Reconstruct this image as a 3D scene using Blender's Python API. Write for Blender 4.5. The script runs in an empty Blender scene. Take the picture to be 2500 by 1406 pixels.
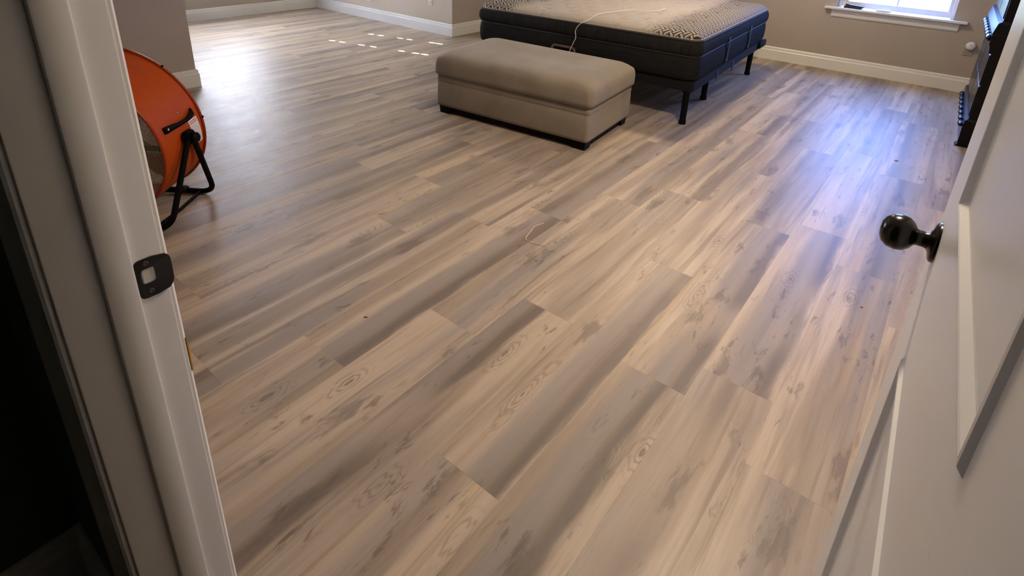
import bpy, bmesh, math, random
from mathutils import Vector, Matrix

scene = bpy.context.scene
col = scene.collection
R = math.radians

# ------------------------------------------------------------------ camera
H = 1.4
PITCH, ROLL, YAW = R(21.712), R(2.361), R(-37.441)
fw = Vector((math.sin(YAW)*math.cos(PITCH), math.cos(YAW)*math.cos(PITCH), -math.sin(PITCH)))
rt = Vector((math.cos(YAW), -math.sin(YAW), 0))
up = rt.cross(fw)
cr, sr = math.cos(ROLL), math.sin(ROLL)
rt, up = cr*rt + sr*up, -sr*rt + cr*up
cam_d = bpy.data.cameras.new('camera')
cam_d.sensor_width = 36
cam_d.lens = 36*1396.4/2500
cam_d.shift_y = -(703-334.6)/2500
cam_d.clip_start = 0.02
cam = bpy.data.objects.new('camera', cam_d)
col.objects.link(cam)
m = Matrix((rt, up, -fw)).transposed().to_4x4()
m.translation = (0, 0, H)
cam.matrix_world = m
scene.camera = cam

# ------------------------------------------------------------------ light
scene.view_settings.view_transform = 'Standard'
scene.view_settings.look = 'None'
scene.view_settings.gamma = 1
scene.view_settings.exposure = 0.35
scene.view_settings.use_curve_mapping = False
world = bpy.data.worlds.new('sky')
scene.world = world
world.use_nodes = True
bg = world.node_tree.nodes['Background']
bg.inputs[0].default_value = (0.17, 0.35, 1.0, 1)
bg.inputs[1].default_value = 24.0

sun_d = bpy.data.lights.new('sun_offscreen', 'SUN')
sun_d.energy = 125
sun_d.angle = R(0.3)
sun_d.color = (1.0, 0.97, 0.92)
sun = bpy.data.objects.new('sun_offscreen', sun_d)
col.objects.link(sun)
SUN_SLOPE = 0.262           # sideways drift per metre travelled towards +x
SUN_DROP = 0.62             # drop per metre travelled towards +x
sun.rotation_euler = Vector((1, SUN_SLOPE, -SUN_DROP)).to_track_quat('-Z', 'Y').to_euler()

WARM = (1.0, 0.81, 0.60)
# two ceiling lamps above the frame: one throws the bed's shadow towards the window wall and the knob's shadow along the
# door, the other warms the near floor and the ottoman's door-side end
LAMPS = [((-1.65, 4.8), 32, 'bed'), ((-.35, 2.2), 42, 'door')]


def portal(loc, rot, sx, sy):
    d = bpy.data.lights.new('window_far_offscreen', 'AREA')   # sampling portal of the visible window: emits nothing itself
    d.shape = 'RECTANGLE'
    d.size, d.size_y = sx, sy
    d.cycles.is_portal = True
    o = bpy.data.objects.new('window_far_offscreen', d)
    o.location = loc
    o.rotation_euler = rot
    col.objects.link(o)


portal((-0.53, 6.66, 1.32), (R(-90), 0, 0), 0.96, 1.4)

# ------------------------------------------------------------------ materials
class NT:
    def __init__(self, name):
        self.m = bpy.data.materials.new(name)
        self.m.use_nodes = True
        self.t = self.m.node_tree
        self.b = self.t.nodes['Principled BSDF']

    def put(self, sock, v):
        if isinstance(v, bpy.types.NodeSocket):
            self.t.links.new(v, sock)
        elif v is not None:
            if isinstance(v, (tuple, list)) and len(v) == 3 and sock.type == 'RGBA':
                v = (*v, 1)
            sock.default_value = v

    def node(self, kind, out=0, props=None, **ins):
        n = self.t.nodes.new(kind)
        for k, v in (props or {}).items():
            setattr(n, k, v)
        for k, v in ins.items():
            key = int(k[1:]) if k[0] == 'i' and k[1:].isdigit() else k
            self.put(n.inputs[key], v)
        return n.outputs[out]

    def math(self, op, a, b=None, c=None, clamp=False):
        n = self.t.nodes.new('ShaderNodeMath')
        n.operation = op
        n.use_clamp = clamp
        for i, v in enumerate((a, b, c)):
            self.put(n.inputs[i], v)
        return n.outputs[0]

    def mix(self, f, a, b, blend='MIX'):
        n = self.t.nodes.new('ShaderNodeMix')
        n.data_type = 'RGBA'
        n.blend_type = blend
        n.clamp_factor = True
        self.put(n.inputs[0], f)
        self.put(n.inputs[6], a)
        self.put(n.inputs[7], b)
        return n.outputs[2]

    def coord(self, which='Object'):
        n = self.t.nodes.new('ShaderNodeTexCoord')
        return n.outputs[which]

    def sep(self, v):
        n = self.t.nodes.new('ShaderNodeSeparateXYZ')
        self.put(n.inputs[0], v)
        return n.outputs[0], n.outputs[1], n.outputs[2]

    def vec(self, x, y, z):
        n = self.t.nodes.new('ShaderNodeCombineXYZ')
        for i, v in enumerate((x, y, z)):
            self.put(n.inputs[i], v)
        return n.outputs[0]

    def noise(self, vec, scale=1.0, detail=2.0, rough=0.5, dist=0.0):
        return self.node('ShaderNodeTexNoise', 0, None, Vector=vec, Scale=scale, Detail=detail,
                         Roughness=rough, Distortion=dist)

    def smooth(self, v, lo, hi, a=0.0, b=1.0):
        n = self.t.nodes.new('ShaderNodeMapRange')
        n.interpolation_type = 'SMOOTHSTEP'
        self.put(n.inputs[0], v)
        for i, q in enumerate((lo, hi, a, b)):
            self.put(n.inputs[i+1], q)
        return n.outputs[0]

    def attr(self, name):
        n = self.t.nodes.new('ShaderNodeAttribute')
        n.attribute_type = 'OBJECT'
        n.attribute_name = name
        return n.outputs['Fac']

    def bump(self, h, strength=0.2, dist=0.002):
        self.put(self.b.inputs['Normal'], self.node('ShaderNodeBump', 0, None, Height=h,
                                                    Strength=strength, Distance=dist))

    def set(self, **k):
        for a, v in k.items():
            self.put(self.b.inputs[a.replace('_', ' ')], v)
        return self.m


def simple(name, colr, rough=0.5, metal=0.0, var=0.05, scale=30.0, bump=0.0, spec=0.5):
    n = NT(name)
    f = n.noise(n.coord(), scale, 3.0)
    lo = tuple(max(0, c*(1-var)) for c in colr)
    hi = tuple(min(1, c*(1+var)) for c in colr)
    n.set(Base_Color=n.mix(n.smooth(f, .3, .7), lo, hi), Roughness=rough, Metallic=metal)
    n.put(n.b.inputs['Specular IOR Level'], spec)
    if bump:
        n.bump(f, bump, 0.001)
    return n.m


def wall_paint(name, c):
    n = NT(name)
    p = n.coord()
    f = n.noise(p, 90, 3, .6)
    g = n.noise(p, 1.3, 2)
    n.set(Base_Color=n.mix(n.smooth(g, .3, .7), tuple(x*.96 for x in c), tuple(x*1.04 for x in c)),
          Roughness=.75)
    n.bump(f, .12, .001)
    return n.m


def plank_material():
    n = NT('vinyl_plank_oak_print')
    x, y, z = n.sep(n.coord())
    S = n.attr('seed')
    band = n.attr('band')          # where across the plank the dark grain runs
    bstr = n.attr('band_strength')
    tone = n.attr('tone')
    sx = n.math('MULTIPLY', S, 3.7)
    sy = n.math('MULTIPLY', S, 1.9)
    # slow wander of the grain
    w = n.noise(n.vec(n.math('MULTIPLY_ADD', x, 3.0, sx), n.math('MULTIPLY_ADD', y, 1.3, sy), S), 1, 2)
    wob = n.math('MULTIPLY_ADD', w, .034, -.017)
    xw = n.math('ADD', x, wob)
    # long soft streaks
    st = n.noise(n.vec(n.math('MULTIPLY_ADD', xw, 13.0, sx), n.math('MULTIPLY_ADD', y, .8, sy), S), 1, 3, .5, .2)
    st2 = n.noise(n.vec(n.math('MULTIPLY_ADD', xw, 48.0, sx), n.math('MULTIPLY_ADD', y, 2.2, sy), S), 1, 4, .6, .3)
    st3 = n.noise(n.vec(n.math('MULTIPLY_ADD', xw, 24.0, sy), n.math('MULTIPLY_ADD', y, .9, sx), S), 1, 3, .55, .3)
    grain = n.noise(n.vec(n.math('MULTIPLY_ADD', x, 260.0, sx), n.math('MULTIPLY_ADD', y, 9.0, sy), S), 1, 3, .6)
    light, mid, dark, grey = (.500, .402, .304), (.352, .275, .202), (.105, .083, .066), (.262, .228, .208)
    c = n.mix(n.smooth(st, .34, .62), mid, light)
    c = n.mix(n.math('MULTIPLY', n.smooth(st3, .52, .70), .72), c, (.195, .150, .114))
    c = n.mix(n.math('MULTIPLY', n.smooth(st2, .54, .74), .42), c, (.180, .137, .104))
    gz = n.noise(n.vec(n.math('MULTIPLY_ADD', xw, 8.0, sy), n.math('MULTIPLY_ADD', y, .6, sx), S), 1, 2)
    c = n.mix(n.math('MULTIPLY', n.smooth(gz, .52, .70), .7), c, grey)
    yl = n.noise(n.vec(n.math('MULTIPLY_ADD', xw, 18.0, sy), n.math('MULTIPLY_ADD', y, .9, sy), S), 1, 2)
    c = n.mix(n.math('MULTIPLY', n.smooth(yl, .62, .74), .6), c, (.49, .35, .19))
    # heartwood band: grey on one flank, dark core, ragged edge on the other flank
    side = n.attr('side')
    tt = n.math('MULTIPLY', n.math('SUBTRACT', n.math('ADD', x, wob), band), side)
    rag = n.math('MULTIPLY_ADD', n.noise(n.vec(n.math('MULTIPLY_ADD', x, 22.0, sx), n.math('MULTIPLY_ADD', y, 3.2, sy), S), 1, 5, .6, .3), .075, -.037)
    core_b = n.math('MULTIPLY', n.smooth(tt, -.055, -.004), n.smooth(n.math('ADD', tt, rag), .046, .010))
    grey_b = n.math('MULTIPLY', n.smooth(n.math('ADD', tt, n.math('MULTIPLY', rag, .5)), -.125, -.080), n.smooth(tt, -.005, -.05))
    brk = n.noise(n.vec(sx, n.math('MULTIPLY_ADD', y, 1.5, sy), S), 1, 1)
    keep = n.math('MULTIPLY', bstr, n.smooth(brk, .25, .45, .35, 1.0))
    c = n.mix(n.math('MULTIPLY', n.math('MULTIPLY', grey_b, keep), .8), c, n.mix(st3, (.300, .262, .240), (.215, .185, .168)))
    c = n.mix(n.math('MULTIPLY', n.math('MULTIPLY', core_b, keep), .92), c, n.mix(st2, dark, (.185, .150, .124)))
    # knots and eyes
    vn = n.t.nodes.new('ShaderNodeTexVoronoi')
    n.put(vn.inputs['Vector'], n.vec(n.math('MULTIPLY_ADD', xw, 8.0, sx), n.math('MULTIPLY_ADD', y, 2.9, sy), S))
    vn.inputs['Scale'].default_value = 1
    kd = vn.outputs['Distance']
    cr_, cg_, cb_ = n.sep(vn.outputs['Color'])
    on = n.smooth(cr_, .66, .68)
    dd = n.math('ADD', kd, n.math('MULTIPLY_ADD', st2, .30, -.15))
    rings = n.math('SINE', n.math('MULTIPLY', dd, 70.0))
    ring_m = n.math('MULTIPLY', n.math('MULTIPLY', n.smooth(rings, .1, .9), n.smooth(dd, .36, .10)), on)
    c = n.mix(n.math('MULTIPLY', ring_m, .5), c, (.150, .112, .080))
    core = n.math('MULTIPLY', n.smooth(dd, .085, .02), on)
    c = n.mix(n.math('MULTIPLY', core, .5), c, (.075, .055, .043))
    # one cathedral eye and one ragged dark patch per plank
    ex_ = n.math('MULTIPLY', n.math('SUBTRACT', xw, n.attr('eye_x')), 30.0)
    ey_ = n.math('MULTIPLY', n.math('SUBTRACT', y, n.attr('eye_y')), 7.5)
    wn = n.noise(n.vec(n.math('MULTIPLY_ADD', x, 40.0, sx), n.math('MULTIPLY_ADD', y, 14.0, sy), S), 1, 3)
    de = n.math('ADD', n.math('SQRT', n.math('ADD', n.math('MULTIPLY', ex_, ex_), n.math('MULTIPLY', ey_, ey_))), n.math('MULTIPLY_ADD', wn, .8, -.4))
    er = n.math('MULTIPLY', n.smooth(n.math('SINE', n.math('MULTIPLY', de, 25.0)), -.1, .8), n.smooth(de, 1.15, .55))
    es = n.attr('eye_strength')
    c = n.mix(n.math('MULTIPLY', n.math('MULTIPLY', er, es), .42), c, (.165, .125, .092))
    c = n.mix(n.math('MULTIPLY', n.math('MULTIPLY', n.smooth(de, .16, .03), es), .5), c, (.110, .082, .062))
    bx_ = n.math('MULTIPLY', n.math('SUBTRACT', x, n.attr('blot_x')), 19.0)
    by_ = n.math('MULTIPLY', n.math('SUBTRACT', y, n.attr('blot_y')), 6.0)
    bd_ = n.math('SQRT', n.math('ADD', n.math('MULTIPLY', bx_, bx_), n.math('MULTIPLY', by_, by_)))
    bn = n.noise(n.vec(n.math('MULTIPLY_ADD', x, 42.0, sy), n.math('MULTIPLY_ADD', y, 9.0, sx), S), 1, 5, .68, .3)
    bl = n.smooth(n.math('SUBTRACT', n.math('MULTIPLY', bn, 3.0), bd_), .85, 1.40)
    c = n.mix(n.math('MULTIPLY', bl, .55), c, (.112, .088, .068))
    # ragged mineral marks
    fl = n.noise(n.vec(n.math('MULTIPLY_ADD', xw, 24.0, sy), n.math('MULTIPLY_ADD', y, 6.0, sx), S), 1, 6, .7, .35)
    cl = n.noise(n.vec(n.math('MULTIPLY_ADD', x, 5.0, sy), n.math('MULTIPLY_ADD', y, 1.9, sx), S), 1, 1)
    c = n.mix(n.math('MULTIPLY', n.math('MULTIPLY', n.smooth(fl, .565, .66), n.smooth(cl, .44, .56)), .68), c, (.115, .089, .070))
    c = n.mix(n.math('MULTIPLY_ADD', grain, .42, -.09), c, (.190, .143, .106))
    c = n.mix(1.0, c, n.vec(tone, tone, tone), 'MULTIPLY')
    n.set(Base_Color=c, Roughness=n.math('MULTIPLY_ADD', grain, .12, .38))
    n.put(n.b.inputs['Specular IOR Level'], .36)
    n.bump(grain, .05, .0008)
    return n.m


def ottoman_fabric():
    n = NT('beige_chenille')
    p = n.coord()
    x, y, z = n.sep(p)
    weave = n.noise(n.vec(n.math('MULTIPLY', x, 420), n.math('MULTIPLY', y, 420), n.math('MULTIPLY', z, 160)), 1, 2)
    big = n.noise(p, 5.0, 3)
    c = n.mix(n.smooth(big, .3, .7), (.238, .204, .160), (.284, .244, .194))
    c = n.mix(n.math('MULTIPLY', weave, .35), c, (.150, .120, .090))
    n.set(Base_Color=c, Roughness=.95)
    n.put(n.b.inputs['Sheen Weight'], .15)
    n.put(n.b.inputs['Specular IOR Level'], .15)
    n.bump(weave, .5, .002)
    return n.m


def mattress_top_material(hw, hl):
    """Plush knit; a dark woven key pattern runs along both long sides and fades inwards."""
    n = NT('mattress_knit')
    x, y, z = n.sep(n.coord())
    s = 19.0
    wv = n.noise(n.vec(x, y, 0), 7, 2)
    u = n.math('MULTIPLY', n.math('ADD', n.math('ADD', x, y), n.math('MULTIPLY', wv, .01)), s*.7071)
    v = n.math('MULTIPLY', n.math('SUBTRACT', x, y), s*.7071)
    fu, fv = n.math('FLOOR', u), n.math('FLOOR', v)
    par = n.math('MODULO', n.math('ABSOLUTE', n.math('ADD', fu, fv)), 2.0)
    su = n.math('FRACT', n.math('MULTIPLY', u, 2.0))
    sv = n.math('FRACT', n.math('MULTIPLY', v, 2.0))
    lu = n.smooth(n.math('ABSOLUTE', n.math('SUBTRACT', su, .5)), .22, .28)
    lv = n.smooth(n.math('ABSOLUTE', n.math('SUBTRACT', sv, .5)), .22, .28)
    k = n.math('ADD', n.math('MULTIPLY', lu, par), n.math('MULTIPLY', lv, n.math('SUBTRACT', 1.0, par)))
    d = n.math('SUBTRACT', hw, n.math('ABSOLUTE', x))
    rag = n.math('MULTIPLY_ADD', n.noise(n.vec(x, y, 0), 16, 2), .18, -.09)
    fade = n.smooth(n.math('ADD', d, rag), .46, .26)
    knit = n.noise(n.vec(n.math('MULTIPLY', x, 300), n.math('MULTIPLY', y, 300), 0), 1, 2)
    base = n.mix(knit, (.345, .305, .255), (.435, .385, .325))
    spots = n.noise(n.vec(n.math('MULTIPLY', x, 26), n.math('MULTIPLY', y, 26), 3), 1, 2)
    c = n.mix(n.math('MULTIPLY', n.smooth(spots, .56, .68), .35), base, (.22, .19, .16))
    c = n.mix(n.math('MULTIPLY', n.math('MULTIPLY', k, fade), .93), c, (.020, .018, .018))
    n.set(Base_Color=c, Roughness=.95)
    n.put(n.b.inputs['Specular IOR Level'], .1)
    n.bump(knit, .5, .002)
    return n.m


def black_border_material(name, kx, kz, c0, c1):
    n = NT(name)
    x, y, z = n.sep(n.coord())
    a = n.noise(n.vec(n.math('MULTIPLY', x, kx), n.math('MULTIPLY', y, kx), n.math('MULTIPLY', z, kz)), 1, 3)
    n.set(Base_Color=n.mix(a, c0, c1), Roughness=.85)
    n.put(n.b.inputs['Specular IOR Level'], .06)
    n.bump(a, .5, .004)
    return n.m


def sticker_material():
    n = NT('warning_label_print')
    x, y, z = n.sep(n.coord('UV'))
    nz = n.noise(n.vec(n.math('MULTIPLY', x, 40), n.math('MULTIPLY', y, 18), 0), 1, 2)
    ln = n.math('FRACT', n.math('MULTIPLY', y, 17))
    t = n.math('MULTIPLY', n.smooth(ln, .45, .55), n.smooth(nz, .42, .5))
    ins = n.math('MULTIPLY', n.smooth(x, .08, .1), n.smooth(x, .92, .9))
    t = n.math('MULTIPLY', t, n.math('MULTIPLY', ins, n.smooth(y, .80, .78)))
    c = n.mix(n.math('MULTIPLY', t, .55), (.75, .72, .68), (.12, .10, .10))
    hd = n.math('MULTIPLY', n.math('MULTIPLY', n.smooth(y, .83, .835), n.smooth(y, .95, .945)), ins)
    hi = n.math('MULTIPLY', n.math('MULTIPLY', n.smooth(y, .86, .865), n.smooth(y, .92, .915)), n.smooth(nz, .4, .5))
    c = n.mix(hd, c, (.55, .07, .04))
    c = n.mix(n.math('MULTIPLY', hi, hd), c, (.75, .70, .66))
    n.set(Base_Color=c, Roughness=.5)
    return n.m


def glass_material():
    n = NT('window_glass')
    tr = n.t.nodes.new('ShaderNodeBsdfTransparent')
    gl = n.t.nodes.new('ShaderNodeBsdfGlossy')
    gl.inputs['Roughness'].default_value = .02
    mx = n.t.nodes.new('ShaderNodeMixShader')
    mx.inputs[0].default_value = .06
    n.t.links.new(tr.outputs[0], mx.inputs[1])
    n.t.links.new(gl.outputs[0], mx.inputs[2])
    n.t.links.new(mx.outputs[0], n.t.nodes['Material Output'].inputs[0])
    return n.m


def blind_material():
    n = NT('white_blind_fabric')
    tl = n.t.nodes.new('ShaderNodeBsdfTranslucent')
    df = n.t.nodes.new('ShaderNodeBsdfDiffuse')
    f = n.noise(n.coord(), 120, 2)
    n.put(tl.inputs[0], n.mix(f, (.62, .63, .625), (.66, .67, .665)))
    df.inputs[0].default_value = (.8, .8, .78, 1)
    mx = n.t.nodes.new('ShaderNodeMixShader')
    mx.inputs[0].default_value = .35
    n.t.links.new(tl.outputs[0], mx.inputs[1])
    n.t.links.new(df.outputs[0], mx.inputs[2])
    n.t.links.new(mx.outputs[0], n.t.nodes['Material Output'].inputs[0])
    return n.m


def diffuser_material():
    n = NT('lamp_diffuser')
    n.set(Base_Color=(.9, .86, .8), Roughness=.5)
    return n.m


def trim_paint(name, c, rough=.33):
    n = NT(name)
    p = n.coord()
    g = n.noise(p, 3.0, 3)
    f = n.noise(n.vec(*[n.math('MULTIPLY', q, k) for q, k in zip(n.sep(p), (60, 60, 4))]), 1, 3)
    sp = n.noise(p, 26, 3, .6)
    cc = n.mix(n.smooth(g, .3, .7), tuple(q*.96 for q in c), c)
    cc = n.mix(n.math('MULTIPLY', n.smooth(sp, .73, .78), .5), cc, (.22, .20, .16))
    n.set(Base_Color=cc, Roughness=rough)
    n.bump(f, .06, .001)
    return n.m


M = dict(
    plank=plank_material(),
    sub=simple('underlay', (.10, .075, .055), .9),
    hallfloor=simple('dark_brown_wood', (.075, .038, .018), .4, var=.3, scale=12),
    wall=wall_paint('taupe_wall_paint', (.41, .352, .282)),
    wall_hall=wall_paint('dark_green_wall_paint', (.105, .145, .115)),
    ceil=wall_paint('ceiling_paint', (.78, .76, .73)),
    trim=trim_paint('white_trim_paint', (.76, .745, .69)),
    frame=trim_paint('white_frame_paint', (.76, .745, .69)),
    door=trim_paint('white_door_paint', (.76, .745, .69)),
    vinyl=simple('white_window_vinyl', (.80, .80, .82), .35, var=.02),
    glass=glass_material(),
    blind=blind_material(),
    fabric=ottoman_fabric(),
    black_wood=simple('black_wood', (.004, .0032, .003), .5, spec=.1),
    dresser=simple('black_lacquered_wood', (.0028, .0026, .0030), .26, var=.2, scale=40, spec=.2),
    black_metal=simple('black_powder_coat', (.0030, .0030, .0034), .5, spec=.08),
    bronze=simple('dark_bronze', (.005, .004, .0035), .22, 0, spec=.35),
    dull_steel=simple('dull_steel', (.10, .095, .09), .4, .6),
    steel=simple('steel', (.6, .58, .55), .3, 1.0),
    orange=simple('orange_enamel', (.40, .058, .003), .5, var=.04, spec=.14),
    orange_rim=simple('orange_enamel_rim', (.30, .032, .003), .4, var=.04, spec=.3),
    wire=simple('galvanised_wire', (.50, .44, .33), .5, .3),
    alu=simple('aluminium_blade', (.45, .42, .36), .35, .8),
    sticker=sticker_material(),
    border=black_border_material('black_border_fabric', 10, 60, (.008, .008, .008), (.021, .0205, .0205)),
    gather=black_border_material('black_gathered_fabric', 55, 6, (.0075, .0075, .0075), (.028, .027, .028)),
    piping=simple('black_piping', (.020, .019, .019), .7),
    tape=simple('cream_piping', (.42, .36, .29), .8),
    base_cloth=simple('charcoal_base_cloth', (.006, .006, .008), .8, var=.3, scale=200, spec=.2),
    strap=simple('black_strap', (.006, .006, .006), .7),
    maroon=simple('maroon_bar', (.11, .055, .05), .6),
    white_plastic=simple('white_plastic', (.72, .71, .68), .4, var=.02),
    plate=simple('ivory_plastic', (.60, .56, .46), .45, var=.02),
    grey_plate=simple('taupe_plastic', (.33, .29, .25), .45, var=.02),
    dark_plastic=simple('dark_plastic', (.012, .011, .014), .3),
    thread=simple('cream_thread', (.66, .58, .46), .8),
    barewood=simple('bare_pine', (.42, .22, .055), .7, var=.25, scale=25),
    crumb=simple('dry_leaf', (.13, .06, .025), .8, var=.3),
    ground=simple('lawn', (.075, .11, .06), .9, var=.3, scale=3),
    siding=simple('exterior_siding', (.5, .48, .45), .8),
    diffuser=diffuser_material(),
)

# ------------------------------------------------------------------ mesh helpers
def link(name, me, parent=None, mat=None):
    o = bpy.data.objects.new(name, me)
    col.objects.link(o)
    if mat is not None and me is not None:
        me.materials.clear()
        me.materials.append(M[mat] if isinstance(mat, str) else mat)
    if parent is not None:
        o.parent = parent
    return o


def tag(o, label=None, cat=None, group=None, kind=None):
    if label:
        o['label'] = label
    if cat:
        o['category'] = cat
    if group:
        o['group'] = group
    if kind:
        o['kind'] = kind
    return o


def struct(o):
    o['kind'] = 'structure'
    return o


def empty(name, loc=(0, 0, 0), rz=0.0):
    o = bpy.data.objects.new(name, None)
    o.location = loc
    o.rotation_euler = (0, 0, rz)
    o.empty_display_size = .1
    col.objects.link(o)
    return o


class B:
    """Collects shapes into one mesh."""
    def __init__(self):
        self.bm = bmesh.new()

    def box(self, x0, x1, y0, y1, z0, z1, bev=0.0, seg=1):
        r = bmesh.ops.create_cube(self.bm, size=1)
        vs = r['verts']
        for v in vs:
            v.co = Vector((x0 if v.co.x < 0 else x1, y0 if v.co.y < 0 else y1, z0 if v.co.z < 0 else z1))
        if bev:
            es = list({e for v in vs for e in v.link_edges})
            bmesh.ops.bevel(self.bm, geom=es, offset=bev, segments=seg, affect='EDGES', profile=.5)
        return self

    def loops(self, rings, cap0=True, cap1=True, closed=True):
        """Skin successive rings of points (same count)."""
        vr = [[self.bm.verts.new(p) for p in r] for r in rings]
        n = len(vr[0])
        for a, b in zip(vr, vr[1:]):
            for i in range(n if closed else n-1):
                j = (i+1) % n
                self.bm.faces.new((a[i], a[j], b[j], b[i]))
        if cap0:
            self.bm.faces.new(list(reversed(vr[0])))
        if cap1:
            self.bm.faces.new(vr[-1])
        return self

    def tube(self, pts, r, n=8, caps=True, closed=False):
        pts = [Vector(p) for p in pts]
        rings = []
        k = len(pts)
        prev = None
        for i, p in enumerate(pts):
            a = pts[(i-1) % k] if closed or i else p
            b = pts[(i+1) % k] if closed or i < k-1 else p
            t = (b-a).normalized()
            if prev is None:
                u = t.orthogonal().normalized()
            else:
                u = (prev - t*prev.dot(t)).normalized()
            prev = u
            v = t.cross(u)
            rr = r[i] if isinstance(r, (list, tuple)) else r
            rings.append([p + rr*(math.cos(2*math.pi*q/n)*u + math.sin(2*math.pi*q/n)*v) for q in range(n)])
        if closed:
            # keep the seam free of twist: close on the first ring
            vr = [[self.bm.verts.new(p) for p in q] for q in rings]
            off = min(range(n), key=lambda s: (vr[-1][0].co - vr[0][s].co).length)
            for i in range(k):
                A, C = vr[i], vr[(i+1) % k]
                o = off if i == k-1 else 0
                for q in range(n):
                    self.bm.faces.new((A[q], A[(q+1) % n], C[(q+1+o) % n], C[(q+o) % n]))
            return self
        return self.loops(rings, caps, caps)

    def lathe(self, prof, n=32, cap0=True, cap1=True, axis='z', at=(0, 0, 0), closed=False):
        """prof: list of (radius, height)."""
        rings = []
        at = Vector(at)
        for r, h in prof:
            ring = []
            for i in range(n):
                a = 2*math.pi*i/n
                c, s = r*math.cos(a), r*math.sin(a)
                p = {'z': (c, s, h), 'y': (s, h, c), 'x': (h, c, s)}[axis]
                ring.append(at + Vector(p))
            rings.append(ring)
        if closed:
            rings.append(rings[0])
            vr = [[self.bm.verts.new(p) for p in q] for q in rings[:-1]]
            k = len(vr)
            for i in range(k):
                a, b = vr[i], vr[(i+1) % k]
                for q in range(n):
                    self.bm.faces.new((a[q], a[(q+1) % n], b[(q+1) % n], b[q]))
            return self
        return self.loops(rings, cap0, cap1)

    def sphere(self, c, r, sc=(1, 1, 1), u=14, v=9):
        q = bmesh.ops.create_uvsphere(self.bm, u_segments=u, v_segments=v, radius=r)
        for w in q['verts']:
            w.co = Vector(c) + Vector((w.co.x*sc[0], w.co.y*sc[1], w.co.z*sc[2]))
        return self

    def poly(self, pts):
        self.bm.faces.new([self.bm.verts.new(p) for p in pts])
        return self

    def mesh(self, name, smooth=False, angle=40):
        bmesh.ops.recalc_face_normals(self.bm, faces=self.bm.faces)
        me = bpy.data.meshes.new(name)
        self.bm.to_mesh(me)
        self.bm.free()
        if smooth:
            for p in me.polygons:
                p.use_smooth = True
            me.set_sharp_from_angle(angle=R(angle))
        return me

    def obj(self, name, mat, parent=None, smooth=False, angle=40):
        return link(name, self.mesh(name, smooth, angle), parent, mat)


def arc_path(pts, rad, n=6):
    """Polyline with rounded corners."""
    pts = [Vector(p) for p in pts]
    out = [pts[0]]
    for a, b, c in zip(pts, pts[1:], pts[2:]):
        d1, d2 = (a-b), (c-b)
        q = min(rad, d1.length*.48, d2.length*.48)
        s, e = b + d1.normalized()*q, b + d2.normalized()*q
        for i in range(n+1):
            t = i/n
            out.append((1-t)**2*s + 2*t*(1-t)*b + t*t*e)
    out.append(pts[-1])
    return out


def rrect(hw, hl, r, n=6, cx=0.0, cy=0.0):
    """Rounded rectangle outline, counter-clockwise."""
    out = []
    for sx, sy, a0 in ((1, -1, -90), (1, 1, 0), (-1, 1, 90), (-1, -1, 180)):
        for i in range(n+1):
            a = R(a0 + 90*i/n)
            out.append((cx + sx*(hw-r) + r*math.cos(a), cy + sy*(hl-r) + r*math.sin(a)))
    return out


# ------------------------------------------------------------------ setting: shell
X_AL, X_ST, X_RT = -7.25, -4.60, 0.78          # alcove end, room's left line, right wall
Y_DR, Y_AL, Y_WN = 0.2295, 4.785, 6.53          # door wall (room face), alcove far wall, window wall
Y_HL = 0.11                                    # door wall (hall face)
CEIL = 2.44
T = .12


def slab(name, boxes, mat):
    b = B()
    for q in boxes:
        b.box(*q)
    return struct(b.obj(name, mat))


slab('ceiling', [(X_AL-T, X_RT+.4, -2.4, Y_WN+T, CEIL, CEIL+.1)], 'ceil')
# window wall with its opening
WX0, WX1, WZ0, WZ1 = -1.012, -0.062, 0.625, 2.02
slab('wall_far', [(X_ST-T, WX0, Y_WN, Y_WN+.15, -.03, CEIL), (WX1, X_RT+T, Y_WN, Y_WN+.15, -.03, CEIL),
                  (WX0, WX1, Y_WN, Y_WN+.15, -.03, WZ0-.005), (WX0, WX1, Y_WN, Y_WN+.15, WZ1, CEIL)], 'wall')
slab('wall_right', [(X_RT, X_RT+T, Y_DR, Y_WN, -.03, CEIL)], 'wall')
slab('wall_left', [(X_ST-T, X_ST, Y_AL+T, Y_WN, -.03, CEIL)], 'wall')
slab('wall_alcove_far', [(X_AL-T, X_ST, Y_AL, Y_AL+T, -.03, CEIL)], 'wall')
slab('wall_stub', [(X_ST-.03-T, X_ST-.03, Y_DR, 1.92, -.03, CEIL)], 'wall')
AW = [(1.95, 2.85), (2.98, 3.88)]              # two alcove windows
AZ0, AZ1 = .75, 2.12
bx = []
ys = [Y_DR-.1] + [q for w_ in AW for q in w_] + [Y_AL+T]
for i in range(0, len(ys), 2):
    bx.append((X_AL-T, X_AL, ys[i], ys[i+1], -.03, CEIL))
for a, b_ in AW:
    bx += [(X_AL-T, X_AL, a, b_, -.03, AZ0), (X_AL-T, X_AL, a, b_, AZ1, CEIL)]
slab('wall_alcove_left', bx, 'wall')
# the wall the doorway is cut in
DX0, DX1, DZ1 = -.768, .118, 2.06
wn_ = slab('wall_near', [(X_AL-T, DX0, Y_HL, Y_DR, -.03, CEIL), (DX1, X_RT+.4, Y_HL, Y_DR, -.03, CEIL),
                   (DX0, DX1, Y_HL, Y_DR, DZ1, CEIL)], 'wall')
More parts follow.
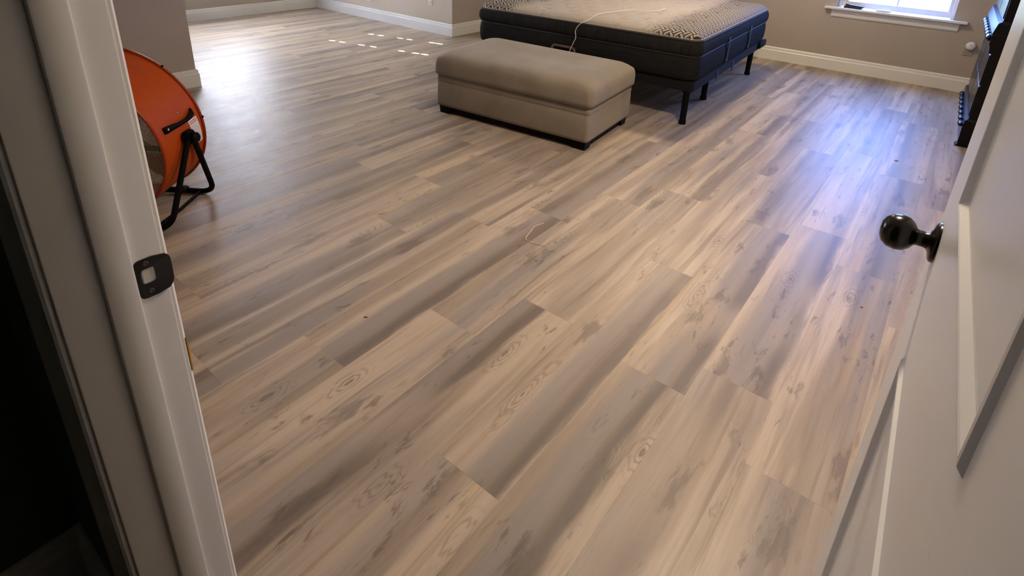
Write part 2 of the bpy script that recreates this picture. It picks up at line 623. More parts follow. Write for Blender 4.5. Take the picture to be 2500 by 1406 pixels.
# the hall the picture is taken from
slab('wall_hall_left', [(-1.33, -1.214, -2.3, Y_HL, -.03, CEIL)], 'wall_hall')
slab('wall_hall_right', [(.95, 1.07, -2.3, Y_HL, -.03, CEIL)], 'wall_hall')
slab('wall_hall_near', [(-1.33, 1.07, -2.42, -2.3, -.03, CEIL)], 'wall_hall')
wn_.data.materials.append(M['wall_hall'])
for p_ in wn_.data.polygons:
    if p_.normal.y < -.5:
        p_.material_index = 1
slab('floor_hall', [(-1.33, 1.07, -2.42, .17, -.05, 0)], 'hallfloor')
slab('ground', [(-40, 40, -40, 40, -.5, -.4)], 'ground')

# floor and its planks
floor = slab('floor', [(X_AL-T, X_RT+T, .17, Y_WN+T, -.05, -.006)], 'sub')
PW, PL = .225, 1.27
SEAM0 = -.607
random.seed(7)
known = {0: .057, -1: .33, -2: .177, -3: .805, -4: .227, -5: 1.217, -6: .831, -7: .547, -8: .2545}
# (row, segment) -> (band position across, strength, tone); rows count from the one at x = -0.157
special = {(-4, 0): (-.035, 1.0, .95, 1), (-4, 1): (.06, .35, 1.0, 1), (-2, 0): (.035, 1.0, .92, 1), (-2, 1): (.085, 1.0, 1.03, 1),
           (-3, 0): (.0, .3, 1.0, 1), (-3, 1): (.085, 1.0, 1.0, 1), (-1, 0): (-.02, .7, 1.03, 1), (-1, 1): (.07, 1.0, 1.0, 1),
           (0, 0): (.03, .4, .97, 1), (0, 1): (.02, .5, .96, -1), (-5, 0): (.10, .25, 1.05, 1), (-5, 1): (.08, .35, .98, 1),
           (-6, 0): (.09, .25, 1.02, 1), (-6, 1): (.085, 1.0, 1.0, 1), (-7, 1): (-.05, .6, .95, 1), (-8, 1): (-.03, .7, .96, 1)}
eyes = [(-.924, 1.221), (-.770, 1.114), (-.457, 1.073), (-.546, 2.523), (-.550, 1.969), (-2.592, 1.295)]
blots = [(-.928, .825), (-.767, 1.514), (-.461, 1.400), (-.508, 1.842), (-.331, 1.670), (-.195, 1.445), (-1.202, 1.740), (-.024, 1.177),
         (-1.006, 2.563), (.055, 2.363), (-.990, .491), (-.477, .705), (-.275, 1.133), (.063, 1.479), (-.650, 2.770), (-.829, 2.849)]
pmesh = {}


def plank_mesh(w, l):
    k = (round(w, 4), round(l, 4))
    if k not in pmesh:
        b = B()
        g, c = .00003, .0002
        a, d = w/2-g, l/2-g
        rect = lambda hx, hy, zz: [(-hx, -hy, zz), (hx, -hy, zz), (hx, hy, zz), (-hx, hy, zz)]
        b.loops([rect(a, d, -.006), rect(a, d, -c), rect(a-c, d-c, 0)])
        me = b.mesh('plank')
        me.materials.append(M['plank'])
        pmesh[k] = me
    return pmesh[k]


row = 4
while True:
    x0 = SEAM0 + PW*(row+2)
    x1 = x0 + PW
    if x1 < X_AL:
        break
    xa, xb = max(x0, X_AL), min(x1, X_RT)
    if xa < xb-.01:
        off = known.get(row, random.uniform(0, PL))
        ymax = Y_AL if (xa+xb)/2 < X_ST-.06 else Y_WN
        y = off - PL
        seg = 0 if off > .5 else -1
        while y < ymax:
            ya, yb = max(y, .17), min(y+PL, ymax)
            if yb-ya > .03:
                o = link('plank', plank_mesh(xb-xa, yb-ya), floor)
                o.location = ((xa+xb)/2, (ya+yb)/2, 0)
                sp = special.get((row, seg))
                o['seed'] = random.uniform(0, 60)
                side = random.choice((-1, 1))
                for nm, lst in (('eye', eyes), ('blot', blots)):
                    px_, py_ = random.uniform(-.09, .09), random.uniform(-.55, .55)
                    if nm == 'eye':
                        o['eye_strength'] = random.choice((0.0, 0.0, 0.0, .4, .8))
                    for mx, my in lst:
                        if nm == 'eye' and xa <= mx <= xb and ya <= my <= yb:
                            o['eye_strength'] = 1.0
                        if xa <= mx <= xb and ya <= my <= yb:
                            px_, py_ = mx-(xa+xb)/2, my-(ya+yb)/2
                    o[nm+'_x'], o[nm+'_y'] = px_, py_
                o['side'] = float(side if not sp else (1 if len(sp) < 4 else sp[3]))
                o['band'] = sp[0] if sp else random.uniform(-.07, .09)
                o['band_strength'] = sp[1] if sp else random.choice((.2, .35, .6, .8, 1.0))
                o['tone'] = sp[2] if sp else random.uniform(.9, 1.07)
            y += PL
            seg += 1
    row -= 1

# baseboards
BBH, BBT = .138, .017
BPROF = [(0, 0), (BBT, 0), (BBT, BBH*.72), (BBT*.78, BBH*.76), (BBT*.62, BBH*.84), (BBT*.70, BBH*.88),
         (BBT*.62, BBH*.93), (BBT*.30, BBH*.985), (0, BBH)]


def baseboard(name, p0, p1, nrm, mat='trim', m0=0, m1=0, prof=BPROF):
    """Profile run from p0 to p1, standing out along nrm; m0, m1 mitre the ends (+1 outer corner, -1 inner)."""
    p0, p1, nrm = Vector((*p0, 0)), Vector((*p1, 0)), Vector((*nrm, 0))
    t = (p1-p0).normalized()
    r0 = [p0 + nrm*(d+.0004) - t*d*m0 + Vector((0, 0, z)) for d, z in prof]
    r1 = [p1 + nrm*(d+.0004) + t*d*m1 + Vector((0, 0, z)) for d, z in prof]
    return struct(B().loops([r0, r1]).obj(name, mat))


baseboard('baseboard_far', (X_ST, Y_WN), (X_RT, Y_WN), (0, -1), m0=-1, m1=-1)
baseboard('baseboard_right', (X_RT, Y_DR), (X_RT, Y_WN), (-1, 0), m1=-1)
baseboard('baseboard_left', (X_ST, Y_AL), (X_ST, Y_WN), (1, 0), m0=1, m1=-1)
baseboard('baseboard_alcove_far', (X_AL, Y_AL), (X_ST, Y_AL), (0, -1), m0=-1, m1=1)
baseboard('baseboard_alcove_left', (X_AL, Y_DR), (X_AL, Y_AL), (1, 0), m1=-1)
baseboard('baseboard_stub', (X_ST-.03, Y_DR), (X_ST-.03, 1.92), (1, 0), m1=1)
baseboard('baseboard_stub_end', (X_ST-.03, 1.92), (X_ST-.03-T, 1.92), (0, 1), m0=1, m1=1)
baseboard('baseboard_near', (X_ST-.03, Y_DR), (-.85, Y_DR), (0, 1))
baseboard('baseboard_hall_left', (-1.214, -2.3), (-1.214, Y_HL), (1, 0), 'frame', m1=-1)
baseboard('baseboard_hall_far', (-1.214, Y_HL), (-.846, Y_HL), (0, -1), 'frame', m0=-1)

# ------------------------------------------------------------------ setting: door frame
trim = struct(empty('trim_1', (-.75, Y_HL, 0)))


def tr(name, b, mat='frame', smooth=False, parent=None):
    me = b.mesh(name, smooth)
    p = parent or trim
    for v in me.vertices:
        v.co -= Vector(trim.location)
    return link(name, me, p, mat)


tr('jamb', B().box(-.768, -.75, Y_HL-.001, Y_DR+.001, 0, 2.05, .0025, 2), smooth=True)
tr('jamb', B().box(.1, .118, Y_HL-.001, Y_DR+.001, 0, 2.05, .0025, 2), smooth=True)
tr('head_jamb', B().box(-.768, .118, Y_HL-.001, Y_DR+.001, 2.042, 2.06, .0015))
tr('door_stop', B().box(-.7505, -.7385, .157, .1925, 0, 2.042, .003, 2), smooth=True)
tr('door_stop', B().box(.0885, .1005, .157, .1925, 0, 2.042, .003, 2), smooth=True)
CP = [(0, 0), (0, .006), (.004, .0095), (.011, .0085), (.016, .0070), (.05, .0125), (.062, .0165), (.075, .0172), (.083, .0145), (.083, 0)]


def casing(x_in, sgn, y_face, ysgn):
    """sgn -1: grows to -x from the opening."""
    pr = [(x_in + sgn*d, y_face + ysgn*h) for d, h in CP]
    b = B().loops([[(x, y, 0) for x, y in pr], [(x, y, 2.1) for x, y in pr]])
    tr('casing', b, smooth=True)


casing(-.7565, -1, Y_HL, -1)
casing(-.7565, -1, Y_DR, 1)
casing(.1065, 1, Y_HL, -1)
casing(.1065, 1, Y_DR, 1)

# strike plate: rounded plate with a hole, its lip curling round the jamb edge
SZ, XF = .934, -.7498
th = .0018


def strike():
    n = 32
    outer, inner = [], []
    for i in range(n):
        a = 2*math.pi*i/n
        ca, sa = math.cos(a), math.sin(a)
        # superellipse outline, bulging lip on the room side
        e = .28
        y = .0225*math.copysign(abs(ca)**e, ca)
        z = .0290*math.copysign(abs(sa)**e, sa)
        if y > 0:
            z *= 1 - .30*(y/.0225)**2.5
        outer.append((.2165+y, SZ+z))
        hy = .0085*math.copysign(abs(ca)**.45, ca)
        hz = .0115*math.copysign(abs(sa)**.45, sa)
        inner.append((.2090+hy, SZ+.003+hz))

    def P(q, lift):
        y, z = q
        back = max(0, y-.2312)
        return (XF + lift - back*.45, y, z)
    b = B()
    b.loops([[P(q, 0) for q in inner], [P(q, th) for q in inner], [P(q, th) for q in outer], [P(q, 0) for q in outer],
             [P(q, 0) for q in inner]], False, False)
    bmesh.ops.remove_doubles(b.bm, verts=b.bm.verts, dist=1e-6)
    return tr('strike_plate', b, 'bronze', True)


sp_ = strike()
tag(sp_, 'dark bronze strike plate')
for dz in (-.0195, .0222):
    b = B().lathe([(.0036, XF+th-.0003), (.0036, XF+th+.0003), (.0022, XF+th+.0008), (.0012, XF+th+.0002)], 14, axis='x',
                  at=(0, .2080, SZ+dz))
    tr('screw', b, 'dull_steel', True, sp_)
b = B().box(XF-.0005, XF+.0006, .2025, .2165, SZ-.007, SZ+.013)
tr('latch_pocket', b, 'frame', False, sp_)
# raw wood showing where the room-side edge is chipped
pts = [(.750, 0), (.764, .0045), (.780, .0065), (.796, .0045), (.810, 0)]
b = B().loops([[(-.7575, Y_DR+.0085+d*.3, z) for z, d in pts] + [(-.7630, Y_DR+.0085, z) for z, d in reversed(pts)],
               [(-.7575-d*.3, Y_DR+.0099+d*.4, z) for z, d in pts] + [(-.7630, Y_DR+.0099, z) for z, d in reversed(pts)]])
tag(tr('wood_chip', b, 'barewood'), 'bare wood showing at a chip')

# ------------------------------------------------------------------ setting: the open door
DW = .855
door = struct(empty('door_1', (.0577+.035*DW, 1.1-DW, 0), math.atan2(1, -.035)))
S0, S1 = .176, .679                 # panel edges measured from the latch side
px0, px1 = DW-S1, DW-S0
PZ = [(.215, .790), (1.046, 1.90)]
dt = .035
b = B()
gx, gz = [0, px0, px1, DW], [.012, PZ[0][0], PZ[0][1], PZ[1][0], PZ[1][1], 2.035]
for yy in (0, -dt):
    for i in range(3):
        for j in range(5):
            if i == 1 and j in (1, 3):
                continue
            b.poly([(gx[i], yy, gz[j]), (gx[i+1], yy, gz[j]), (gx[i+1], yy, gz[j+1]), (gx[i], yy, gz[j+1])])
for (xa, xb, za, zb) in [(0, DW, .012, 2.035)] + [(px0, px1, a, c) for a, c in PZ]:
    q = [(xa, za), (xb, za), (xb, zb), (xa, zb)]
    for k in range(4):
        (x_, z_), (x2, z2) = q[k], q[(k+1) % 4]
        if xa > 0:
            for ya, yb in ((0, -.003), (-dt, -dt+.003)):
                b.poly([(x_, ya, z_), (x2, ya, z2), (x2, yb, z2), (x_, yb, z_)])
        else:
            b.poly([(x_, 0, z_), (x2, 0, z2), (x2, -dt, z2), (x_, -dt, z_)])
bmesh.ops.remove_doubles(b.bm, verts=b.bm.verts, dist=1e-5)
b.obj('leaf', 'door', door)
for za, zb in PZ:
    b = B()
    for sg, y0 in ((1, 0), (-1, -dt)):
        rings = []
        for ins, dep in ((0, .0), (.0045, -.0045), (.009, -.0050), (.011, -.0040), (.019, .0035), (.022, .0042)):
            yy = y0 - sg*dep
            rings.append([(px0+ins, yy, za+ins), (px1-ins, yy, za+ins), (px1-ins, yy, zb-ins), (px0+ins, yy, zb-ins)])
        b.loops(rings, False, True)
    b.obj('panel', 'door', door)
KX, KZ = DW-.0575, .934
kn = B().lathe([(.0001, .0785), (.012, .0775), (.021, .073), (.0275, .064), (.0295, .0525), (.0275, .042), (.021, .0335),
                (.0145, .0295), (.0125, .026), (.0128, .016), (.015, .0105)], 32, False, False, 'y', (KX, 0, KZ))
knob = kn.obj('knob', 'bronze', door, True, 60)
tag(knob, 'round black knob')
B().lathe([(.0001, .0122), (.0155, .0118), (.019, .0095), (.028, .0075), (.0325, .0045), (.033, .0002)], 32, False, True, 'y',
          (KX, 0, KZ)).obj('rosette', 'bronze', knob, True, 50)
kn = B().lathe([(.015, -dt-.0105), (.0128, -dt-.016), (.0125, -dt-.026), (.021, -dt-.0335), (.0275, -dt-.042), (.0295, -dt-.0525),
                (.0275, -dt-.064), (.012, -dt-.0775), (.0001, -dt-.0785)], 32, False, False, 'y', (KX, 0, KZ))
knob2 = kn.obj('knob', 'bronze', door, True, 60)
B().lathe([(.033, -dt-.0002), (.0325, -dt-.0045), (.028, -dt-.0075), (.015, -dt-.0118), (.0001, -dt-.0122)], 32, True, False, 'y',
          (KX, 0, KZ)).obj('rosette', 'bronze', knob2, True, 50)
B().box(DW-.0002, DW+.0012, -dt/2-.0125, -dt/2+.0125, KZ-.028, KZ+.028).obj('latch_plate', 'bronze', door)

# ------------------------------------------------------------------ setting: windows
win = struct(empty('window_1', ((WX0+WX1)/2, Y_WN, 0)))


def wpart(name, b, mat='vinyl', parent=None):
    me = b.mesh(name)
    for v in me.vertices:
        v.co -= Vector(win.location)
    return link(name, me, parent or win, mat)


wpart('sill', B().box(-1.111, .046, Y_WN-.055, Y_WN-.0005, .604, .625, .004, 2)
      .box(WX0+.001, WX1-.001, Y_WN-.002, Y_WN+.13, .6215, .625), 'trim')
ap = [(0, 0), (.008, 0), (.013, .012), (.014, .05), (.019, .060), (.019, .073), (0, .073)]
b = B().loops([[(-1.05+d*.0+(.019-d)*.6, Y_WN-.0004-d, .5305+z) for d, z in ap], [(-.007-(.019-d)*.6, Y_WN-.0004-d, .5305+z) for d, z in ap]])
wpart('apron', b, 'trim')
FY0, FY1 = Y_WN+.045, Y_WN+.12
for x0, x1, z0, z1 in ((WX0+.001, WX0+.03, WZ0, WZ1), (WX1-.03, WX1-.001, WZ0, WZ1)):
    wpart('frame_side', B().box(x0, x1, FY0, FY1, z0+.001, z1-.001, .003))
wpart('frame_head', B().box(WX0+.03, WX1-.03, FY0, FY1, WZ1-.03, WZ1-.001, .003))
GX0, GX1 = WX0+.085, WX1-.06
SY0, SY1 = Y_WN+.058, Y_WN+.095
sash = wpart('sash', B().box(WX0+.03, WX1-.03, SY0, SY1, .632, .686, .003).box(WX0+.03, GX0, SY0, SY1, .686, 1.30, .003)
             .box(GX1, WX1-.03, SY0, SY1, .686, 1.30, .003).box(WX0+.03, WX1-.03, SY0, SY1, 1.30, 1.345, .003))
sash2 = wpart('sash', B().box(WX0+.03, WX1-.03, SY0+.02, SY1+.02, 1.345, 1.38, .003).box(WX0+.03, GX0, SY0+.02, SY1+.02, 1.38, 1.95, .003)
              .box(GX1, WX1-.03, SY0+.02, SY1+.02, 1.38, 1.95, .003).box(WX0+.03, WX1-.03, SY0+.02, SY1+.02, 1.95, 1.99, .003))
MX = -.52
for (za, zb, yo, s_) in ((.686, 1.30, 0, sash), (1.38, 1.95, .02, sash2)):
    zm = (za+zb)/2
    wpart('muntin', B().box(MX-.008, MX+.008, SY0+.012+yo, SY1-.012+yo, za, zb), 'vinyl', s_)
    wpart('muntin', B().box(GX0, GX1, SY0+.0125+yo, SY1-.0125+yo, zm-.008, zm+.008), 'vinyl', s_)
    for xa, xb in ((GX0, MX-.008), (MX+.008, GX1)):
        for z0, z1 in ((za, zm-.008), (zm+.008, zb)):
            wpart('pane', B().box(xa, xb, SY0+.017+yo, SY0+.020+yo, z0, z1), 'glass', s_)
wpart('sash_lock', B().box(-.555, -.485, SY0-.012, SY0-.0005, 1.31, 1.33, .003), 'vinyl', sash)

# alcove windows: frame, sash bars, pane and a drawn white blind with cord holes
hole_x = [-5.311, -5.182, -4.934, -4.786, -4.448, -4.285, -4.18]
hole_x2 = [-5.303, -5.177, -4.92, -4.795, -4.515, -4.428]
XB = X_AL - .02
for k, (a, c) in enumerate(AW):
    w2 = struct(empty('window_%d' % (k+2), (X_AL, (a+c)/2, 0)))

    def ap_(name, b, mat='vinyl', parent=None):
        me = b.mesh(name)
        for v in me.vertices:
            v.co -= Vector(w2.location)
        return link(name, me, parent or w2, mat)
    ap_('frame', B().box(X_AL-T+.01, X_AL-.05, a+.001, a+.035, AZ0, AZ1).box(X_AL-T+.01, X_AL-.05, c-.035, c-.001, AZ0, AZ1)
        .box(X_AL-T+.01, X_AL-.05, a+.035, c-.035, AZ0+.001, AZ0+.05).box(X_AL-T+.01, X_AL-.05, a+.035, c-.035, AZ1-.05, AZ1-.001))
    ap_('pane', B().box(X_AL-.09, X_AL-.086, a+.035, c-.035, AZ0+.05, AZ1-.05), 'glass')
    ap_('sill', B().box(X_AL-.03, X_AL+.05, a-.05, c+.05, AZ0-.02, AZ0+.001, .004), 'trim')
    holes = []
    if k == 1:
        for hx, hy, lst in ((0, 3.139, hole_x), (0, 3.659, hole_x2)):
            for q in lst:
                z = (q-XB)*SUN_DROP
                if z < AZ1-.06:
                    holes.append((hy-.012, hy+.012, z-.018, z+.018))
    yg = sorted({a+.004, c-.004} | {q for h in holes for q in h[:2]})
    zg = sorted({AZ0+.006, AZ1-.006} | {q for h in holes for q in h[2:]})
    b = B()
    for i in range(len(yg)-1):
        for j in range(len(zg)-1):
            ym, zm = (yg[i]+yg[i+1])/2, (zg[j]+zg[j+1])/2
            if any(h[0] < ym < h[1] and h[2] < zm < h[3] for h in holes):
                continue
            b.poly([(XB, yg[i], zg[j]), (XB, yg[i+1], zg[j]), (XB, yg[i+1], zg[j+1]), (XB, yg[i], zg[j+1])])
    bmesh.ops.remove_doubles(b.bm, verts=b.bm.verts, dist=1e-5)
    ap_('blind', b, 'blind')

# ------------------------------------------------------------------ ceiling lights (above the frame)
for (lx, ly), pw, where in LAMPS:
    e = empty('ceiling_light', (lx, ly, CEIL))
    tag(e, {'bed': 'flush round ceiling light with frosted dome above the bed',
            'door': 'flush round ceiling light with frosted dome above the open door'}[where], 'ceiling light', 'ceiling lights')
    B().lathe([(.17, -.0005), (.175, -.02), (.165, -.028), (.15, -.03)], 32).obj('canopy', 'white_plastic', e, True)
    B().lathe([(.15, -.03), (.14, -.055), (.10, -.078), (.05, -.088), (.001, -.09)], 32, True, False).obj('dome', 'diffuser', e, True)
    d = bpy.data.lights.new('ceiling_lamp_%s_offscreen' % where, 'AREA')
    d.shape = 'DISK'
    d.size = .30
    d.energy = pw
    d.color = WARM
    o = bpy.data.objects.new('ceiling_lamp_%s_offscreen' % where, d)
    o.location = (0, 0, -.095)
    o.parent = e
    col.objects.link(o)

# ------------------------------------------------------------------ bed: adjustable base and mattress
BR = R(3.0)
BW, BL = 1.93, 2.03
P0 = Vector((-1.345, 3.81))                    # front right corner of the mattress
ex, ey = Vector((math.cos(BR), math.sin(BR))), Vector((-math.sin(BR), math.cos(BR)))
bc = P0 - ex*BW/2 + ey*BL/2
hw, hl = BW/2, BL/2
ZB0, ZB1 = .250, .325
base = empty('adjustable_bed_base', (bc.x, bc.y, 0), BR)
tag(base, 'black upholstered adjustable bed base on round metal legs under the mattress', 'bed frame')
b = B()
o_ = rrect(hw-.012, hl-.005, .03, 4, 0, .02)
b.loops([[(x, y, ZB0) for x, y in o_], [(x, y, ZB1-.004) for x, y in o_]])
b.obj('platform', 'base_cloth', base, True)
o_ = rrect(hw-.16, hl-.2, .03, 3)
B().loops([[(x, y, ZB0-.05) for x, y in o_], [(x, y, ZB0+.001) for x, y in o_]]).obj('underframe', 'black_metal', base, True)
for sx in (-1, 1):
    for ly, ix in ((.052, .058), (.75, .13), (1.86, .062)):
        B().lathe([(.0245, .0), (.0265, .004), (.0265, .022), (.0225, .03), (.0245, ZB0-.012), (.034, ZB0-.01), (.034, ZB0+.001)],
                  18, at=(sx*(hw-ix), ly-hl, 0)).obj('leg', 'black_metal', base, True)
# thin upholstered wedge at the head end, and seam straps along the rail
B().box(hw-.02, hw+.012, hl-.18, hl+.045, ZB0+.012, ZB1-.003, .006, 2).obj('corner_guard', 'base_cloth', base, True)
B().box(-hw-.012, -hw+.02, hl-.18, hl+.045, ZB0+.012, ZB1-.003, .006, 2).obj('corner_guard', 'base_cloth', base, True)
for yy in (-.45, -.02):
    B().box(hw-.0125, hw-.0085, yy-hl*.0, yy+.05, ZB0-.03, ZB0+.05, .001).obj('strap', 'strap', base)
# the padded mattress retainer bar at the foot
rb = arc_path([(-.18, -hl-.026, ZB0-.01), (-.18, -hl-.026, .421), (.02, -hl-.026, .421), (.02, -hl-.026, ZB0-.01)], .03, 6)
tag(B().tube(rb, .0105, 8).obj('retainer_bar', 'maroon', base, True), 'maroon padded retainer bar')

matt = empty('king_mattress', (bc.x, bc.y, ZB1), BR)
tag(matt, 'thick black sided pillow top mattress with quilted beige top on the adjustable base', 'mattress')


def ring(off, z, r=.085, n=8):
    return [(x, y, z-ZB1) for x, y in rrect(hw+off, hl+off, r, n)]


zt = .610
b = B()
prof = [(-.03, .3255), (-.012, .330), (-.002, .345), (.004, .39), (.004, .44), (-.001, .485), (-.010, .500)]
b.loops([ring(o, z) for o, z in prof], True, False)
b.obj('side_panel', 'border', matt, True, 60)
b = B()
pr_ = [(-.012, .502), (.002, .510), (.010, .535), (.011, .560), (.006, .588), (-.004, .602), (-.012, .606)]
b.loops([ring(o, z) for o, z in pr_], False, False)
b.obj('pillow_top_band', 'gather', matt, True, 60)
for zz, rr, nm, mt in ((.5015, .007, 'lower_piping', 'piping'), (.609, .0065, 'upper_piping', 'piping'), (.618, .003, 'cream_cording', 'tape')):
    out = -.006 if mt == 'piping' else -.012
    B().tube([(x, y, z) for x, y, z in ring(out, zz)], rr, 6, closed=True).obj(nm, mt, matt, True)
# quilted top: fine grid with staggered tuft dimples
NX, NY = 110, 116
rc = .085
verts, faces = [], []
tufts = []
j = 0
yy = -hl+.16
while yy < hl-.1:
    xx = -hw+.17 + (.11 if j % 2 else 0)
    while xx < hw-.12:
        tufts.append((xx, yy))
        xx += .22
    yy += .15
    j += 1
hb = hw-.012, hl-.012


def warp(x, y):
    ax, ay = abs(x), abs(y)
    dx, dy = ax-(hb[0]-rc), ay-(hb[1]-rc)
    if dx > 0 and dy > 0:
        p, q = dx/rc, dy/rc
        dx, dy = p*math.sqrt(1-q*q/2)*rc, q*math.sqrt(1-p*p/2)*rc
        return math.copysign(hb[0]-rc+dx, x), math.copysign(hb[1]-rc+dy, y)
    return x, y


rnd = random.Random(3)
for iy in range(NY+1):
    for ix in range(NX+1):
        # denser towards the rim
        fx, fy = 2*ix/NX-1, 2*iy/NY-1
        fx = math.copysign(1-(1-abs(fx))**1.15, fx)
        fy = math.copysign(1-(1-abs(fy))**1.15, fy)
        x, y = fx*hb[0], fy*hb[1]
        d = min(hb[0]-abs(x), hb[1]-abs(y))
        x, y = warp(x, y)
        q = min(d/.13, 1)
        z = zt + .058*math.sqrt(max(0, 1-(1-q)**2))
        z += .004*math.sin(x*7+1)*math.sin(y*6)*q
        for tx, ty in tufts:
            ddx, ddy = x-tx, y-ty
            if abs(ddx) < .11 and abs(ddy) < .11:
                r2 = ddx*ddx+ddy*ddy
                z -= .014*math.exp(-r2/(.036**2)) + .014*math.exp(-r2/(.015**2))
        # the waist seam of the long side border
        e = hb[0]-.23-abs(x)
        z -= .006*math.exp(-(e/.012)**2)*q
        verts.append((x, y, z-ZB1))
for iy in range(NY):
    for ix in range(NX):
        a = iy*(NX+1)+ix
        faces.append((a, a+1, a+NX+2, a+NX+1))
me = bpy.data.meshes.new('quilted_top')
me.from_pydata(verts, [], faces)
for p in me.polygons:
    p.use_smooth = True
link('quilted_top', me, matt, mattress_top_material(hw, hl))
for sx in (-1, 1):
    for yy in (.70, 1.34):
        path = [(sx*(hw+.004), yy-hl, .545-ZB1), (sx*(hw+.016), yy-hl, .515-ZB1), (sx*(hw+.012), yy-hl, .45-ZB1),
                (sx*(hw+.013), yy-hl, .39-ZB1), (sx*(hw+.004), yy-hl, .345-ZB1)]
        b = B()
        path = arc_path(path, .02, 3)
        b.loops([[(x-sx*.003, y-.018, z), (x+sx*.001, y-.018, z), (x+sx*.001, y+.018, z), (x-sx*.003, y+.018, z)] for x, y, z in path])
        hd = b.obj('handle', 'strap', matt)
        for dz in (.535, .365):
            B().box(sx*(hw+.002), sx*(hw+.0145) if sx > 0 else sx*(hw+.0145), yy-hl-.024, yy-hl+.024, dz-.012-ZB1, dz+.012-ZB1, .002) \
                .obj('handle_stitch_tab', 'strap', hd)

# white charging cord lying over the mattress and down its foot
def w2b(p):
    return p


def on_top(px, py):
    v = Vector((px, py))-bc
    lx, ly = v.dot(ex), v.dot(ey)
    d = min(hb[0]-abs(lx), hb[1]-abs(ly))
    q = max(0, min(d/.13, 1))
    return zt + .058*math.sqrt(max(0, 1-(1-q)**2)) + .006


foot_y = 3.76
cp = [(-2.36, 3.70, .003), (-2.335, 3.70, .02), (-2.33, 3.71, .27), (-2.322, 3.712, .36), (-2.316, 3.712, .402), (-2.295, 3.715, .46), (-2.275, 3.717, .51),
      (-2.283, 3.719, .56), (-2.268, 3.727, .60), (-2.235, 3.745, .632)]
cp += [(x, y, on_top(x, y)+.004) for x, y in ((-2.213, 3.79), (-2.20, 3.86), (-2.195, 3.95), (-2.162, 4.15), (-2.104, 4.315), (-2.026, 4.319), (-1.961, 4.432), (-1.953, 4.53))]


def smooth_path(pts, n=6):
    pts = [Vector(p) for p in pts]
    out = []
    for i in range(len(pts)-1):
        p0, p1, p2, p3 = pts[max(i-1, 0)], pts[i], pts[i+1], pts[min(i+2, len(pts)-1)]
        for k in range(n):
            t = k/n
            out.append(.5*((2*p1) + (p2-p0)*t + (2*p0-5*p1+4*p2-p3)*t*t + (3*p1-p0-3*p2+p3)*t**3))
    out.append(pts[-1])
    return out


cord = empty('charging_cord', (-2.2, 3.9, 0))
tag(cord, 'thin white charging cord lying on the mattress and hanging over its foot', 'cord')


def rel(pts, e):
    return [Vector(p)-Vector(e.location) for p in pts]


B().tube(rel(smooth_path(cp), cord), .0028, 6).obj('cable', 'white_plastic', cord, True)
q = Vector(cp[-1])-Vector(cord.location)
B().box(q.x-.007, q.x+.007, q.y-.004, q.y+.026, q.z-.003, q.z+.005, .002).obj('plug', 'white_plastic', cord)

# ------------------------------------------------------------------ ottoman
OR = R(5.0)
OF = Vector((-1.66, 2.925))                     # front right foot corner
oex, oey = Vector((math.cos(OR), math.sin(OR))), Vector((-math.sin(OR), math.cos(OR)))
OW, OD = 1.175, .645
oc = OF - oex*OW/2 + oey*OD/2
ott = empty('storage_ottoman', (oc.x, oc.y, 0), OR)
tag(ott, 'beige upholstered storage ottoman with padded lid in front of the bed', 'ottoman')
ow, od = OW/2, OD/2


def soft(rings, n=7):
    """rings: (inset, z, corner radius)."""
    out = []
    for off, z, r in rings:
        out.append([(x, y, z) for x, y in rrect(ow+off, od+off, r, n)])
    return out


B().loops(soft([(.008, .056, .012), (.018, .062, .02), (.021, .08, .022), (.020, .17, .022), (.0185, .2335, .022), (.0165, .2375, .022),
                (.0185, .2415, .022), (.020, .26, .022), (.017, .287, .022), (.004, .292, .02)])).obj('body', 'fabric', ott, True, 70)
# lid: crowned cushion, built as a grid so that the top can sag a little
b = B()
nx, ny = 48, 30
lw, ld = ow+.031, od+.031
rows = []
lowr = soft([(.006, .293, .03), (.026, .292, .035), (.033, .298, .035), (.034, .32, .036), (.035, .36, .04), (.033, .39, .045), (.026, .412, .05)])
b.loops(lowr, True, False)
bo = lowr[-1]
steps = [(.012, .430), (-.012, .443), (-.05, .452), (-.10, .457), (-.18, .459), (-.26, .456), (-.3, .455)]
rings_ = [bo]
for off, z in steps:
    rr = max(.05, .08+off*.1)
    rg = []
    for x, y in rrect(ow+off, max(od+off, .02), min(rr, max(od+off, .02)-.004), 7):
        zz = z + .016*math.exp(-((x+ow-.10)/.16)**2)*max(0, min(1, (y+.22)/.4)) - .010*math.exp(-((x+ow-.42)/.20)**2)*max(0, min(1, (y+.35)/.5))
        zz += .003*math.sin(x*11)*math.cos(y*9)
        rg.append((x, y, zz))
    rings_.append(rg)
b.loops(rings_, False, True)
bmesh.ops.remove_doubles(b.bm, verts=b.bm.verts, dist=1e-5)
b.obj('lid', 'fabric', ott, True, 75)
# piping along the lid's lower edge and the recessed black base with feet
B().tube([(x, y, .2905) for x, y in rrect(ow+.0245, od+.0245, .03, 6)], .0028, 5, closed=True).obj('lid_welt', 'fabric', ott, True)
B().box(-ow+.03, ow-.012, -od+.012, od-.012, .010, .0565, .002).obj('base_frame', 'black_wood', ott)
for sx in (-1, 1):
    for sy in (-1, 1):
        xs, ys_ = sx*ow, sy*od
        cx_, cy_ = xs-sx*.050, ys_-sy*.040
        b = B()
        top = [(cx_-.055, cy_-.045), (cx_+.055, cy_-.045), (cx_+.055, cy_+.045), (cx_-.055, cy_+.045)]
        bot = [(cx_+(x-cx_)*.8+sx*.006, cy_+(y-cy_)*.8+sy*.006) for x, y in top]
        b.loops([[(x, y, 0) for x, y in bot], [(x, y, .0575) for x, y in top]])
        b.obj('foot', 'black_wood', ott)

